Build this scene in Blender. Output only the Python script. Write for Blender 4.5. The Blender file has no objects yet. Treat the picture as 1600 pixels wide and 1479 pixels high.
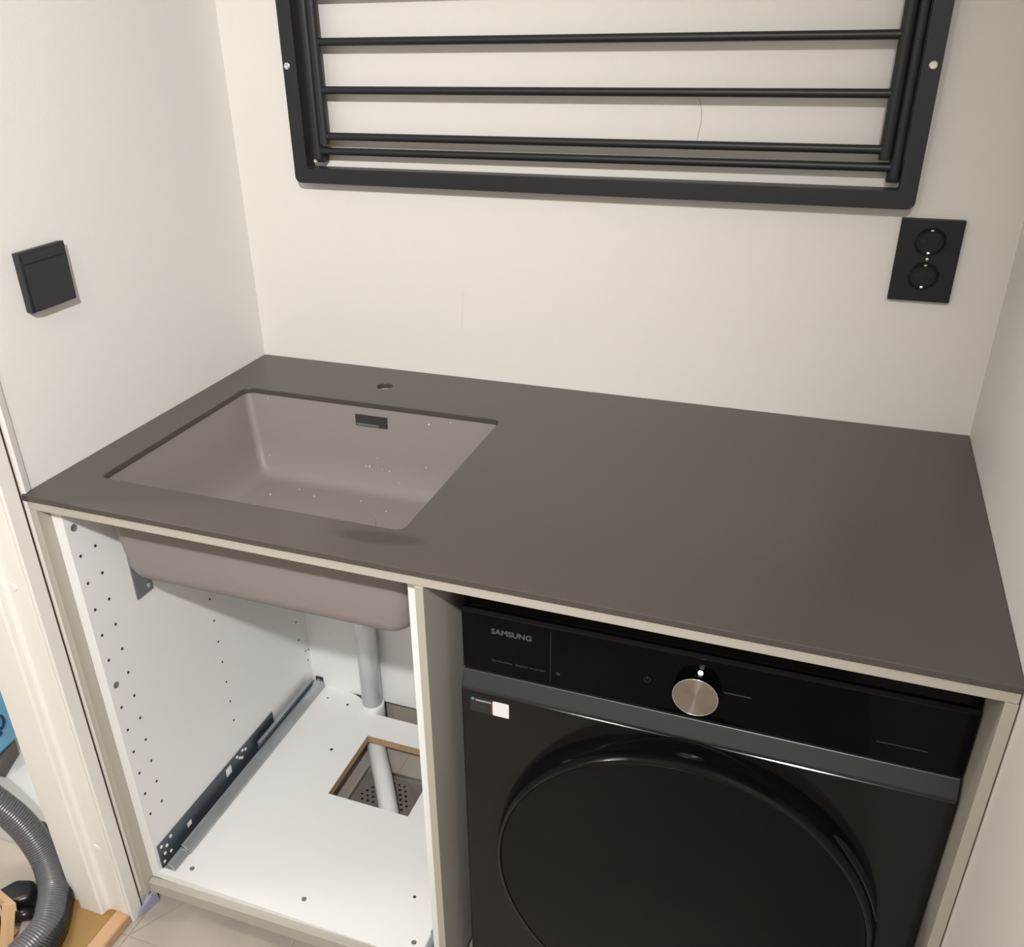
import bpy, bmesh, math, random
from mathutils import Vector, Matrix
random.seed(7)
PI = math.pi
C = bpy.context.scene.collection
sc = bpy.context.scene

# ------------------------------------------------------------------ camera, light, exposure
cam = bpy.data.cameras.new('camera')
cam.sensor_fit = 'HORIZONTAL'; cam.sensor_width = 36.0
cam.lens = 36.0 * 1413.456 / 1600.0
cam.shift_x = (800 - 762.454) / 1600.0
cam.shift_y = (771.296 - 739.5) / 1600.0
cam.clip_start = 0.02
co = bpy.data.objects.new('camera', cam); C.objects.link(co)
co.location = (1.05732, -1.49297, 1.51719)
co.rotation_euler = (1.08219, 0.01966, 0.35735)
sc.camera = co

w = bpy.data.worlds.new('world'); sc.world = w; w.use_nodes = True
w.node_tree.nodes['Background'].inputs[0].default_value = (1.0, 0.93, 0.85, 1)
w.node_tree.nodes['Background'].inputs[1].default_value = 0.10

def spot(name, loc, target, power, size, blend, radius, col):
    l = bpy.data.lights.new(name, 'SPOT'); l.energy = power; l.spot_size = math.radians(size)
    l.spot_blend = blend; l.shadow_soft_size = radius; l.color = col
    o = bpy.data.objects.new(name, l); C.objects.link(o); o.location = loc
    o.rotation_euler = (Vector(target) - Vector(loc)).to_track_quat('-Z', 'Y').to_euler()
    return o
def point(name, loc, power, radius, col):
    l = bpy.data.lights.new(name, 'POINT'); l.energy = power; l.shadow_soft_size = radius; l.color = col
    o = bpy.data.objects.new(name, l); C.objects.link(o); o.location = loc
    return o
spot('ceiling_spot', (1.20, -2.15, 2.38), (-0.26, -0.50, 0.80), 226, 86, 1.0, 0.035, (1.0, 0.990, 0.980))
def area(name, loc, size, power, col):
    l = bpy.data.lights.new(name, 'AREA'); l.size = size; l.energy = power; l.color = col
    o = bpy.data.objects.new(name, l); C.objects.link(o); o.location = loc
    return o
area('ceiling_lamp', (0.50, -2.10, 2.42), 0.16, 12, (1.0, 0.95, 0.88))
point('hallway_lamp', (-0.75, -0.95, 2.2), 32, 0.10, (1.0, 0.97, 0.93))

sc.view_settings.view_transform = 'Standard'
sc.view_settings.look = 'None'
sc.view_settings.gamma = 1.0
sc.view_settings.use_curve_mapping = False
sc.view_settings.exposure = -0.08

# ------------------------------------------------------------------ materials
def srgb(r, g, b):
    f = lambda c: (c / 255 / 12.92) if c / 255 <= 0.04045 else ((c / 255 + 0.055) / 1.055) ** 2.4
    return (f(r), f(g), f(b), 1)
def mat(name, col, rough=0.5, metal=0.0, var=0.0, scale=20.0, bump=0.0, bscale=400.0, spec=0.5, coat=0.0, emit=None):
    m = bpy.data.materials.new(name); m.use_nodes = True
    nt = m.node_tree; b = nt.nodes['Principled BSDF']
    b.inputs['Base Color'].default_value = col
    b.inputs['Roughness'].default_value = rough
    b.inputs['Metallic'].default_value = metal
    b.inputs['Specular IOR Level'].default_value = spec
    b.inputs['Coat Weight'].default_value = coat
    tc = nt.nodes.new('ShaderNodeTexCoord')
    if var:
        n = nt.nodes.new('ShaderNodeTexNoise'); n.inputs['Scale'].default_value = scale
        n.inputs['Detail'].default_value = 5.0
        nt.links.new(tc.outputs['Object'], n.inputs['Vector'])
        mx = nt.nodes.new('ShaderNodeMix'); mx.data_type = 'RGBA'
        mx.inputs[6].default_value = tuple(c * (1 - var) for c in col[:3]) + (1,)
        mx.inputs[7].default_value = tuple(min(1, c * (1 + var)) for c in col[:3]) + (1,)
        nt.links.new(n.outputs['Fac'], mx.inputs[0])
        nt.links.new(mx.outputs[2], b.inputs['Base Color'])
    if bump:
        n2 = nt.nodes.new('ShaderNodeTexNoise'); n2.inputs['Scale'].default_value = bscale
        n2.inputs['Detail'].default_value = 3.0
        nt.links.new(tc.outputs['Object'], n2.inputs['Vector'])
        bp = nt.nodes.new('ShaderNodeBump'); bp.inputs['Strength'].default_value = bump
        bp.inputs['Distance'].default_value = 0.001
        nt.links.new(n2.outputs['Fac'], bp.inputs['Height'])
        nt.links.new(bp.outputs['Normal'], b.inputs['Normal'])
    if emit:
        b.inputs['Emission Color'].default_value = emit[0]; b.inputs['Emission Strength'].default_value = emit[1]
    return m

M = {}
M['wall'] = mat('wall_paint', (0.785, 0.765, 0.73, 1), 0.6, var=0.012, scale=6, bump=0.15, bscale=260, spec=0.3)
M['ceil'] = mat('ceiling_paint', (0.85, 0.83, 0.80, 1), 0.8)
M['trim'] = mat('white_trim_paint', (0.82, 0.80, 0.76, 1), 0.35, var=0.01, scale=8)
M['gap'] = mat('dark_joint', (0.11, 0.055, 0.035, 1), 0.9)
M['grout'] = mat('grey_grout', (0.36, 0.32, 0.27, 1), 0.9, var=0.1, scale=60)
M['tile'] = mat('beige_stone_tile', (0.40, 0.355, 0.305, 1), 0.45, var=0.3, scale=7, bump=0.1, bscale=90)
M['halltile'] = mat('pale_stone_tile', (0.48, 0.42, 0.35, 1), 0.45, var=0.32, scale=7, bump=0.1, bscale=90)
M['oak'] = mat('oak_threshold', (0.50, 0.31, 0.175, 1), 0.4, var=0.15, scale=14)
M['oakdark'] = mat('stained_threshold', (0.29, 0.17, 0.055, 1), 0.4, var=0.2, scale=14)
M['carcass'] = mat('white_melamine', (0.83, 0.828, 0.82, 1), 0.38, bump=0.06, bscale=500)
M['cover'] = mat('beige_cover_panel', (0.425, 0.395, 0.345, 1), 0.45, var=0.02, scale=20)
M['chip'] = mat('raw_particle_board', (0.42, 0.28, 0.16, 1), 0.9, var=0.3, scale=180)
M['hole'] = mat('dark_hole', (0.035, 0.03, 0.03, 1), 0.9)
M['sink'] = mat('taupe_composite', (0.252, 0.221, 0.212, 1), 0.5, var=0.05, scale=350, bump=0.05, bscale=700)
M['zinc'] = mat('galvanised_steel', (0.40, 0.43, 0.45, 1), 0.34, metal=0.6, var=0.25, scale=12)
M['zincdark'] = mat('dark_galvanised_steel', (0.11, 0.13, 0.155, 1), 0.4, metal=0.6, var=0.3, scale=10)
M['bracket'] = mat('grey_bracket_steel', (0.20, 0.21, 0.225, 1), 0.45, metal=0.4)
M['pipe'] = mat('white_drain_plastic', (0.80, 0.81, 0.82, 1), 0.25)
M['steel'] = mat('brushed_steel', (0.55, 0.52, 0.48, 1), 0.35, metal=1.0)
M['grate'] = mat('dull_steel_grate', (0.30, 0.275, 0.25, 1), 0.45, metal=0.5, var=0.15, scale=30)
M['rack'] = mat('black_powder_coat', (0.010, 0.011, 0.014, 1), 0.45, bump=0.1, bscale=600)
M['socket'] = mat('black_matt_plastic', (0.012, 0.012, 0.0155, 1), 0.5, spec=0.35)
M['switch'] = mat('charcoal_matt_plastic', (0.021, 0.022, 0.026, 1), 0.45)
M['screw'] = mat('bright_screw_steel', (0.75, 0.74, 0.72, 1), 0.25, metal=0.8)
M['gloss'] = mat('black_glass', (0.0015, 0.0015, 0.0017, 1), 0.06, spec=0.12)
M['front'] = mat('black_enamel', (0.0085, 0.0073, 0.0069, 1), 0.13, spec=0.3)
M['ledge'] = mat('dark_satin_strip', (0.019, 0.0195, 0.0205, 1), 0.34, spec=0.55)
M['doorglass'] = mat('smoked_door_glass', (0.0035, 0.0035, 0.0032, 1), 0.09, spec=0.2)
M['doorring'] = mat('black_door_ring', (0.003, 0.003, 0.0035, 1), 0.12, spec=0.4)
M['body'] = mat('black_steel_body', (0.012, 0.012, 0.013, 1), 0.35)
M['print'] = mat('grey_print', (0.085, 0.083, 0.083, 1), 0.5)
M['printdim'] = mat('dim_grey_print', (0.03, 0.03, 0.033, 1), 0.5)
M['label'] = mat('white_label', (0.8, 0.8, 0.8, 1), 0.5)
M['labelgrey'] = mat('grey_label_print', (0.33, 0.33, 0.34, 1), 0.5)
M['labelred'] = mat('red_label_print', (0.25, 0.03, 0.05, 1), 0.5)
M['labelcyan'] = mat('cyan_label_print', (0.10, 0.35, 0.45, 1), 0.5)
M['hose'] = mat('grey_hose_plastic', (0.105, 0.105, 0.115, 1), 0.3, spec=0.6)
M['blackplastic'] = mat('black_vacuum_plastic', (0.012, 0.012, 0.013, 1), 0.3)
M['chrome'] = mat('chrome_tube', (0.6, 0.6, 0.6, 1), 0.12, metal=1.0)
M['card'] = mat('tan_cardboard', (0.52, 0.34, 0.18, 1), 0.8, var=0.06, scale=40)
M['boxwhite'] = mat('white_box_plastic', (0.66, 0.66, 0.66, 1), 0.4)
M['bag'] = mat('blue_bag_film', (0.13, 0.40, 0.66, 1), 0.35, var=0.15, scale=8)
M['bagink'] = mat('navy_bag_print', (0.004, 0.035, 0.09, 1), 0.5)
M['carton'] = mat('grey_carton', (0.12, 0.105, 0.10, 1), 0.7)
M['wedge'] = mat('blue_grey_film', (0.27, 0.27, 0.36, 1), 0.3)
M['dust'] = mat('white_dust', (0.75, 0.73, 0.70, 1), 0.9)
M['hair'] = mat('dark_hair', (0.36, 0.32, 0.28, 1), 0.6)

# countertop: dark taupe laminate with a dried wet smear and faint scuffs of its own
def counter_mat():
    m = mat('taupe_laminate', (0.100, 0.086, 0.077, 1), 0.34, spec=0.62, bump=0.05, bscale=900)
    nt = m.node_tree; b = nt.nodes['Principled BSDF']; L = nt.links.new
    tc = nt.nodes.new('ShaderNodeTexCoord')
    n = nt.nodes.new('ShaderNodeTexNoise'); n.inputs['Scale'].default_value = 320; n.inputs['Detail'].default_value = 4
    L(tc.outputs['Object'], n.inputs['Vector'])
    base = nt.nodes.new('ShaderNodeMix'); base.data_type = 'RGBA'
    base.inputs[6].default_value = (0.064, 0.055, 0.049, 1); base.inputs[7].default_value = (0.078, 0.067, 0.060, 1)
    L(n.outputs['Fac'], base.inputs[0])
    # smear: ellipse near the front of the sink opening, ragged by noise
    mp = nt.nodes.new('ShaderNodeMapping'); mp.vector_type = 'TEXTURE'
    mp.inputs['Location'].default_value = (0.552 - 0.65, -0.586 + 0.32, 0.023); mp.inputs['Rotation'].default_value = (0, 0, 0.13)
    mp.inputs['Scale'].default_value = (0.066, 0.017, 1.0)
    L(tc.outputs['Object'], mp.inputs['Vector'])
    n3 = nt.nodes.new('ShaderNodeTexNoise'); n3.inputs['Scale'].default_value = 35; n3.inputs['Detail'].default_value = 4
    L(tc.outputs['Object'], n3.inputs['Vector'])
    ln = nt.nodes.new('ShaderNodeVectorMath'); ln.operation = 'LENGTH'; L(mp.outputs[0], ln.inputs[0])
    ad = nt.nodes.new('ShaderNodeMath'); ad.operation = 'MULTIPLY_ADD'
    L(n3.outputs['Fac'], ad.inputs[0]); ad.inputs[1].default_value = 0.9; L(ln.outputs['Value'], ad.inputs[2])
    rg = nt.nodes.new('ShaderNodeMapRange'); rg.inputs[1].default_value = 1.15; rg.inputs[2].default_value = 1.5
    rg.inputs[3].default_value = 0.62; rg.inputs[4].default_value = 0.0
    L(ad.outputs[0], rg.inputs[0])
    mx = nt.nodes.new('ShaderNodeMix'); mx.data_type = 'RGBA'
    mx.inputs[7].default_value = (0.030, 0.026, 0.024, 1)
    L(rg.outputs[0], mx.inputs[0]); L(base.outputs[2], mx.inputs[6])
    # pale scuffs
    n4 = nt.nodes.new('ShaderNodeTexNoise'); n4.inputs['Scale'].default_value = 22; n4.inputs['Detail'].default_value = 8
    n4.inputs['Roughness'].default_value = 0.75
    L(tc.outputs['Object'], n4.inputs['Vector'])
    r2 = nt.nodes.new('ShaderNodeMapRange'); r2.inputs[1].default_value = 0.66; r2.inputs[2].default_value = 0.78
    r2.inputs[3].default_value = 0.0; r2.inputs[4].default_value = 0.25
    L(n4.outputs['Fac'], r2.inputs[0])
    m3 = nt.nodes.new('ShaderNodeMix'); m3.data_type = 'RGBA'; m3.inputs[7].default_value = (0.15, 0.135, 0.125, 1)
    L(r2.outputs[0], m3.inputs[0]); L(mx.outputs[2], m3.inputs[6])
    L(m3.outputs[2], b.inputs['Base Color'])
    return m
M['counter'] = counter_mat()

# dial face: radially brushed steel
def dial_mat():
    m = mat('spun_steel_dial', (0.50, 0.46, 0.42, 1), 0.3, metal=1.0)
    nt = m.node_tree; b = nt.nodes['Principled BSDF']; L = nt.links.new
    tg = nt.nodes.new('ShaderNodeTangent'); tg.direction_type = 'RADIAL'; tg.axis = 'Y'
    L(tg.outputs[0], b.inputs['Tangent'])
    b.inputs['Anisotropic'].default_value = 0.9; b.inputs['Anisotropic Rotation'].default_value = 0.25
    return m
M['dial'] = dial_mat()

# ------------------------------------------------------------------ mesh helpers
ORG = {}
def origin(o):
    return ORG.get(o.name, Vector((0, 0, 0)))
def tag(o, label=None, cat=None, group=None, kind=None):
    if label: o['label'] = label
    if cat: o['category'] = cat
    if group: o['group'] = group
    if kind: o['kind'] = kind
    return o
def thing(name, loc, label, cat, group=None):
    o = bpy.data.objects.new(name, None); C.objects.link(o); o.location = loc; o.empty_display_size = 0.05
    ORG[o.name] = Vector(loc)
    return tag(o, label, cat, group)
def obj(name, bm, m, parent=None, smooth=False, base=None, label=None):
    """link bm (world coordinates) as one mesh object; its origin sits at base, or at the parent's origin"""
    bmesh.ops.recalc_face_normals(bm, faces=bm.faces)
    org = Vector(base) if base is not None else (origin(parent) if parent else Vector((0, 0, 0)))
    bmesh.ops.translate(bm, verts=bm.verts, vec=-org)
    me = bpy.data.meshes.new(name); bm.to_mesh(me); bm.free()
    for mm in (m if isinstance(m, (list, tuple)) else [m]): me.materials.append(mm)
    if smooth:
        for p in me.polygons: p.use_smooth = True
    o = bpy.data.objects.new(name, me); C.objects.link(o)
    if parent:
        o.parent = parent; o.location = org - origin(parent)
    else:
        o.location = org
    ORG[o.name] = org
    if label: o['label'] = label
    return o
def bevel(bm, w, seg=2, ang=30):
    es = [e for e in bm.edges if len(e.link_faces) == 2 and e.calc_face_angle(0) > math.radians(ang)]
    bmesh.ops.bevel(bm, geom=es, offset=w, segments=seg, profile=0.5, affect='EDGES', clamp_overlap=True)
    return bm
def box(x0, x1, y0, y1, z0, z1, bv=0.0, seg=2, bm=None):
    b = bmesh.new()
    bmesh.ops.create_cube(b, size=1)
    bmesh.ops.scale(b, vec=(x1 - x0, y1 - y0, z1 - z0), verts=b.verts)
    bmesh.ops.translate(b, vec=((x0 + x1) / 2, (y0 + y1) / 2, (z0 + z1) / 2), verts=b.verts)
    if bv: bevel(b, bv, seg)
    return join(bm, b)
def join(bm, b):
    if bm is None: return b
    me = bpy.data.meshes.new('tmp'); b.to_mesh(me); b.free(); bm.from_mesh(me); bpy.data.meshes.remove(me)
    return bm
def hexa(pts, bv=0.0, bm=None):
    """eight corners: bottom ring then top ring"""
    b = bmesh.new(); v = [b.verts.new(p) for p in pts]
    for f in ((0, 1, 2, 3), (4, 5, 6, 7), (0, 1, 5, 4), (1, 2, 6, 5), (2, 3, 7, 6), (3, 0, 4, 7)): b.faces.new([v[i] for i in f])
    bmesh.ops.recalc_face_normals(b, faces=b.faces)
    if bv: bevel(b, bv, 2)
    return join(bm, b)
def prism(poly, axis, a0, a1, bv=0.0, seg=2, bm=None):
    """extrude a 2-D polygon along axis ('x': poly is (y,z); 'y': (x,z); 'z': (x,y))"""
    def P(p, a):
        return {'x': (a, p[0], p[1]), 'y': (p[0], a, p[1]), 'z': (p[0], p[1], a)}[axis]
    b = bmesh.new()
    lo = [b.verts.new(P(p, a0)) for p in poly]; hi = [b.verts.new(P(p, a1)) for p in poly]
    n = len(poly)
    b.faces.new(lo); b.faces.new(hi)
    for i in range(n): b.faces.new((lo[i], lo[(i + 1) % n], hi[(i + 1) % n], hi[i]))
    bmesh.ops.recalc_face_normals(b, faces=b.faces)
    if bv: bevel(b, bv, seg)
    return join(bm, b)
def plate(outer, holes, axis, a0, a1, bv=0.0, bm=None):
    """flat plate with holes: outer and holes are 2-D loops"""
    def P(p, a):
        return {'x': (a, p[0], p[1]), 'y': (p[0], a, p[1]), 'z': (p[0], p[1], a)}[axis]
    b = bmesh.new(); es = []
    for loop in [outer] + holes:
        vs = [b.verts.new(P(p, a0)) for p in loop]
        for i in range(len(vs)): es.append(b.edges.new((vs[i], vs[(i + 1) % len(vs)])))
    bmesh.ops.triangle_fill(b, edges=es, use_beauty=True, use_dissolve=False)
    r = bmesh.ops.extrude_face_region(b, geom=list(b.faces))
    d = Vector(P((0, 0), a1)) - Vector(P((0, 0), a0))
    bmesh.ops.translate(b, vec=d, verts=[g for g in r['geom'] if isinstance(g, bmesh.types.BMVert)])
    bmesh.ops.recalc_face_normals(b, faces=b.faces)
    if bv: bevel(b, bv, 2)
    return join(bm, b)
def rrect(x0, x1, y0, y1, r, n=6):
    pts = []
    for cx, cy, a in ((x1 - r, y1 - r, 0), (x0 + r, y1 - r, 90), (x0 + r, y0 + r, 180), (x1 - r, y0 + r, 270)):
        for i in range(n + 1):
            t = math.radians(a + 90 * i / n); pts.append((cx + r * math.cos(t), cy + r * math.sin(t)))
    return pts
def circle(cx, cy, r, n=24, a0=0.0):
    return [(cx + r * math.cos(a0 + 2 * PI * i / n), cy + r * math.sin(a0 + 2 * PI * i / n)) for i in range(n)]
def lathe(profile, center, axis, n=48, bm=None, caps=True):
    """profile: list of (radius, offset along axis)"""
    b = bmesh.new(); rings = []
    for r, h in profile:
        ring = []
        for i in range(n):
            t = 2 * PI * i / n; c, s = r * math.cos(t), r * math.sin(t)
            p = {'x': (h, c, s), 'y': (c, h, s), 'z': (c, s, h)}[axis]
            ring.append(b.verts.new(Vector(p) + Vector(center)))
        rings.append(ring)
    for a, c in zip(rings, rings[1:]):
        for i in range(n): b.faces.new((a[i], a[(i + 1) % n], c[(i + 1) % n], c[i]))
    if caps:
        b.faces.new(rings[0]); b.faces.new(rings[-1])
    bmesh.ops.recalc_face_normals(b, faces=b.faces)
    return join(bm, b)
def catmull(P, n):
    P = [Vector(p) for p in P]; P = [P[0] * 2 - P[1]] + P + [P[-1] * 2 - P[-2]]; out = []
    for i in range(1, len(P) - 2):
        for k in range(n):
            t = k / n; a, b, c, d = P[i - 1:i + 3]
            out.append(0.5 * ((2 * b) + (c - a) * t + (2 * a - 5 * b + 4 * c - d) * t * t + (3 * b - a - 3 * c + d) * t ** 3))
    out.append(P[-2]); return out
def sweep(path, rad, n=12, bm=None, caps=True):
    """tube along a list of points; rad is a number or one radius per point"""
    b = bmesh.new(); path = [Vector(p) for p in path]; rings = []
    if not isinstance(rad, (list, tuple)): rad = [rad] * len(path)
    up = None
    for i, p in enumerate(path):
        t = (path[min(i + 1, len(path) - 1)] - path[max(i - 1, 0)]).normalized()
        if up is None:
            up = Vector((0, 0, 1)) if abs(t.z) < 0.9 else Vector((0, 1, 0))
        x = t.cross(up).normalized(); y = x.cross(t).normalized(); up = y
        rings.append([b.verts.new(p + (x * math.cos(2 * PI * k / n) + y * math.sin(2 * PI * k / n)) * rad[i]) for k in range(n)])
    for a, c in zip(rings, rings[1:]):
        for i in range(n): b.faces.new((a[i], a[(i + 1) % n], c[(i + 1) % n], c[i]))
    if caps: b.faces.new(rings[0]); b.faces.new(rings[-1])
    bmesh.ops.recalc_face_normals(b, faces=b.faces)
    return join(bm, b)
def autosmooth(o, ang=40):
    for p in o.data.polygons: p.use_smooth = True
    bm = bmesh.new(); bm.from_mesh(o.data)
    for e in bm.edges:
        if len(e.link_faces) == 2 and e.calc_face_angle(0) > math.radians(ang): e.smooth = False
    bm.to_mesh(o.data); bm.free()
    return o
def text_part(name, s, loc, height, m, parent, spacing=1.0, rot=(PI / 2, 0, 0), width=None):
    cu = bpy.data.curves.new('txt', 'FONT'); cu.body = s; cu.size = 1.0; cu.extrude = 0.02; cu.space_character = spacing
    cu.offset = 0.02
    t = bpy.data.objects.new('txt', cu); C.objects.link(t)
    dg = bpy.context.evaluated_depsgraph_get(); dg.update()
    me = bpy.data.meshes.new_from_object(t.evaluated_get(dg))
    bpy.data.objects.remove(t); bpy.data.curves.remove(cu)
    xs = [v.co.x for v in me.vertices]; ys = [v.co.y for v in me.vertices]
    sx = (width / (max(xs) - min(xs))) if width else height / (max(ys) - min(ys))
    sy = height / (max(ys) - min(ys))
    x0 = min(xs); y0 = (min(ys) + max(ys)) / 2
    R = Matrix.Rotation(rot[2], 3, 'Z') @ Matrix.Rotation(rot[0], 3, 'X')
    for v in me.vertices:
        v.co = R @ Vector(((v.co.x - x0) * sx, (v.co.y - y0) * sy, v.co.z * sy)) + Vector(loc) - origin(parent)
    me.materials.append(m)
    o = bpy.data.objects.new(name, me); C.objects.link(o); o.parent = parent; ORG[o.name] = origin(parent)
    return o

# ------------------------------------------------------------------ main measures (metres)
W = 1.304          # room width between the side walls
H = 0.91           # top of the countertop
FL = 0.012         # top of the floor tiles
YF = -0.645        # front of the countertop
CEIL = 2.45
YB = -2.60         # wall behind the photographer

# ------------------------------------------------------------------ setting
def struct(name, bm, m, parent=None, **k):
    o = obj(name, bm, m, parent, **k); o['kind'] = 'structure'; return o
struct('wall_back', box(-0.115, W + 0.12, 0.0, 0.1, 0, CEIL), mat('back_wall_tone', (0.725, 0.70, 0.658, 1), 0.6, var=0.012, scale=6, bump=0.15, bscale=260, spec=0.3))  # copy of wall_paint with a slightly darker, warmer base colour
struct('wall_right', box(W, W + 0.1, YB, 0.0, 0, CEIL), M['wall'])
b = box(-0.115, 0.0, -0.643, 0.0, 0, CEIL)
b = box(-0.115, 0.0, -1.56, -0.643, 2.12, CEIL, bm=b)
b = box(-0.115, 0.0, YB, -1.56, 0, CEIL, bm=b)
struct('wall_left', b, M['wall'])
struct('wall_front', box(-0.115, W + 0.1, YB - 0.1, YB, 0, CEIL), M['wall'])
struct('ceiling', box(-1.6, W + 0.1, YB - 0.1, 0.9, CEIL, CEIL + 0.1), M['ceil'])
b = box(-1.6, -1.5, YB, 0.9, 0, CEIL); b = box(-1.5, -0.115, 0.8, 0.9, 0, CEIL, bm=b)
b = box(-1.5, -0.115, YB - 0.1, YB, 0, CEIL, bm=b); b = box(-0.115, -0.105, 0.1, 0.8, 0, CEIL, bm=b)
struct('wall_hallway', b, M['wall'])

# floor: grout bed with tiles cut towards the drain
HX0, HX1, HY0, HY1 = 0.243, 0.389, -0.315, -0.168
b = None
for r in ((0, HX0, YB, 0), (HX1, W, YB, 0), (HX0, HX1, YB, HY0), (HX0, HX1, HY1, 0)):
    b = box(r[0], r[1], r[2], r[3], -0.06, FL - 0.0015, bm=b)
floor = struct('floor', b, M['grout'])
def clip(poly, a, bb, c):      # keep a*x+b*y<=c
    out = []
    for i in range(len(poly)):
        p, q = poly[i], poly[(i + 1) % len(poly)]
        dp = a * p[0] + bb * p[1] - c; dq = a * q[0] + bb * q[1] - c
        if dp <= 0: out.append(p)
        if (dp < 0 < dq) or (dq < 0 < dp):
            t = dp / (dp - dq); out.append((p[0] + (q[0] - p[0]) * t, p[1] + (q[1] - p[1]) * t))
    return out
def area2(poly):
    return abs(sum(poly[i][0] * poly[(i + 1) % len(poly)][1] - poly[(i + 1) % len(poly)][0] * poly[i][1] for i in range(len(poly)))) / 2
def inset(poly, d):
    cx = sum(p[0] for p in poly) / len(poly); cy = sum(p[1] for p in poly) / len(poly)
    out = poly
    n = len(poly)
    for i in range(n):
        p, q = poly[i], poly[(i + 1) % n]
        nx, ny = q[1] - p[1], p[0] - q[0]; l = math.hypot(nx, ny)
        if l < 1e-6: continue
        nx /= l; ny /= l
        if nx * (cx - p[0]) + ny * (cy - p[1]) > 0: nx, ny = -nx, -ny
        out = clip(out, nx, ny, nx * p[0] + ny * p[1] - d)
        if len(out) < 3: return []
    return out
xs = [0.0, 0.016, 0.316, 0.616, 0.916, 1.216, W]
ys = [0.0, -0.106, -0.406, -0.706, -1.006, -1.306, -1.606, -1.906, -2.206, -2.506, YB]
cells = []
for i in range(len(xs) - 1):
    for j in range(len(ys) - 1):
        cells.append([(xs[i], ys[j + 1]), (xs[i + 1], ys[j + 1]), (xs[i + 1], ys[j]), (xs[i], ys[j])])
def split(cells, a, bb, c, cond):
    out = []
    for p in cells:
        if cond(p):
            for s in (1, -1):
                q = clip(p, s * a, s * bb, s * c)
                if len(q) > 2 and area2(q) > 4e-4: out.append(q)
        else: out.append(p)
    return out
cen = lambda p: (sum(v[0] for v in p) / len(p), sum(v[1] for v in p) / len(p))
# diagonal cuts of the fall towards the drain
for (x, y), (dx, dy), cnd in (((HX0, HY0), (-0.224, -0.385), lambda p: cen(p)[0] < 0.32 and -0.71 < cen(p)[1] < -0.2),
                              ((HX1, HY0), (0.227, -0.391), lambda p: 0.3 < cen(p)[0] < 0.62 and -0.71 < cen(p)[1] < -0.2)):
    a, bb = dy, -dx
    cells = split(cells, a, bb, a * x + bb * y, cnd)
near = lambda p: min(v[0] for v in p) < HX1 and max(v[0] for v in p) > HX0 and min(v[1] for v in p) < HY1 and max(v[1] for v in p) > HY0
for a, bb, c in ((1, 0, HX0), (1, 0, HX1), (0, 1, HY0), (0, 1, HY1)):
    cells = split(cells, a, bb, c, near)
cells = [p for p in cells if not (HX0 < cen(p)[0] < HX1 and HY0 < cen(p)[1] < HY1)]
for p in cells:
    q = inset(p, 0.0015)
    if len(q) > 2 and area2(q) > 2e-4:
        obj('tile', prism(q, 'z', FL - 0.008, FL, 0), M['tile'], floor)

# hallway floor
fh = struct('floor_hallway', box(-1.5, -0.115, YB, 0.8, -0.06, FL - 0.0015), M['grout'])
x = -0.115
k = 0
while x > -1.5:
    y = -0.905 + (0.3 if k % 2 else 0)
    for t in range(-5, 5):
        y0 = y + t * 0.6
        if y0 + 0.6 < YB or y0 > 0.8: continue
        obj('tile', box(max(x - 0.3, -1.5) + 0.0015, x - 0.0015, max(y0, YB) + 0.0015, min(y0 + 0.6, 0.8) - 0.0015, FL - 0.008, FL), M['halltile'], fh)
    x -= 0.3; k += 1

# tile skirting along the back wall under the cabinet
bs = struct('baseboard_back', box(0.0, W, -0.004, 0.0, FL, 0.10), M['grout'])
for x0, x1 in ((0.0, 0.178), (0.181, 0.478), (0.481, 0.778), (0.781, 1.078), (1.081, W)):
    obj('tile', box(x0, x1, -0.012, -0.002, FL, 0.10, 0.001), M['tile'], bs)

# white finishing strip where the left wall meets the door casing, above and below the countertop
for n, z0, z1 in (('trim_1', H + 0.001, 2.12), ('trim_2', 0.055, 0.8995)):
    struct(n, hexa([(0.0, -0.643, z0), (0.007, -0.641, z0), (0.003, -0.628, z0), (0.0, -0.628, z0),
                    (0.0, -0.643, z1), (0.007, -0.641, z1), (0.003, -0.628, z1), (0.0, -0.628, z1)]), M['trim'])

# door opening in the left wall
door = bpy.data.objects.new('door_1', None); C.objects.link(door); door.location = (-0.05, -0.69, FL); door['kind'] = 'structure'
ORG['door_1'] = Vector(door.location)
JY = -0.679
obj('casing', box(-0.0005, 0.006, JY + 0.0015, -0.6518, FL, 2.17, 0.001), M['trim'], door)
obj('casing', box(-0.0005, 0.006, -1.60, -1.537, FL, 2.17, 0.001), M['trim'], door)
obj('casing', box(-0.0005, 0.006, -1.535, JY, 2.112, 2.17, 0.001), M['trim'], door)
obj('jamb', box(-0.115, -0.001, JY, -0.6535, FL + 0.012, 2.13, 0.0005), M['trim'], door)
obj('jamb', box(-0.115, -0.001, -1.555, -1.535, FL + 0.012, 2.13, 0.001), M['trim'], door)
obj('jamb', box(-0.115, -0.001, -1.535, JY, 2.09, 2.11, 0.001), M['trim'], door)
cove = [(-0.046 + 0.008 * (1 - math.sin(t)), JY - 0.008 * (1 - math.cos(t))) for t in [PI / 2 * k / 6 for k in range(7)]]
obj('door_stop', prism([(-0.098, JY), (-0.098, JY - 0.017), (-0.050, JY - 0.017), (-0.0465, JY - 0.014)] + cove[::-1], 'z', FL + 0.012, 2.09, 0.0), M['trim'], door)
obj('door_stop', box(-0.098, -0.046, -1.535, -1.522, FL + 0.012, 2.09, 0.004, 3), M['trim'], door)
obj('hall_casing', box(-0.130, -0.108, JY - 0.006, -0.60, FL + 0.012, 2.17, 0.002), M['trim'], door)
obj('joint', box(-0.018, -0.0018, -0.6534, -0.6432, 0.04, 2.12), M['gap'], door, label='dark open joint between casing and wall')
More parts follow.
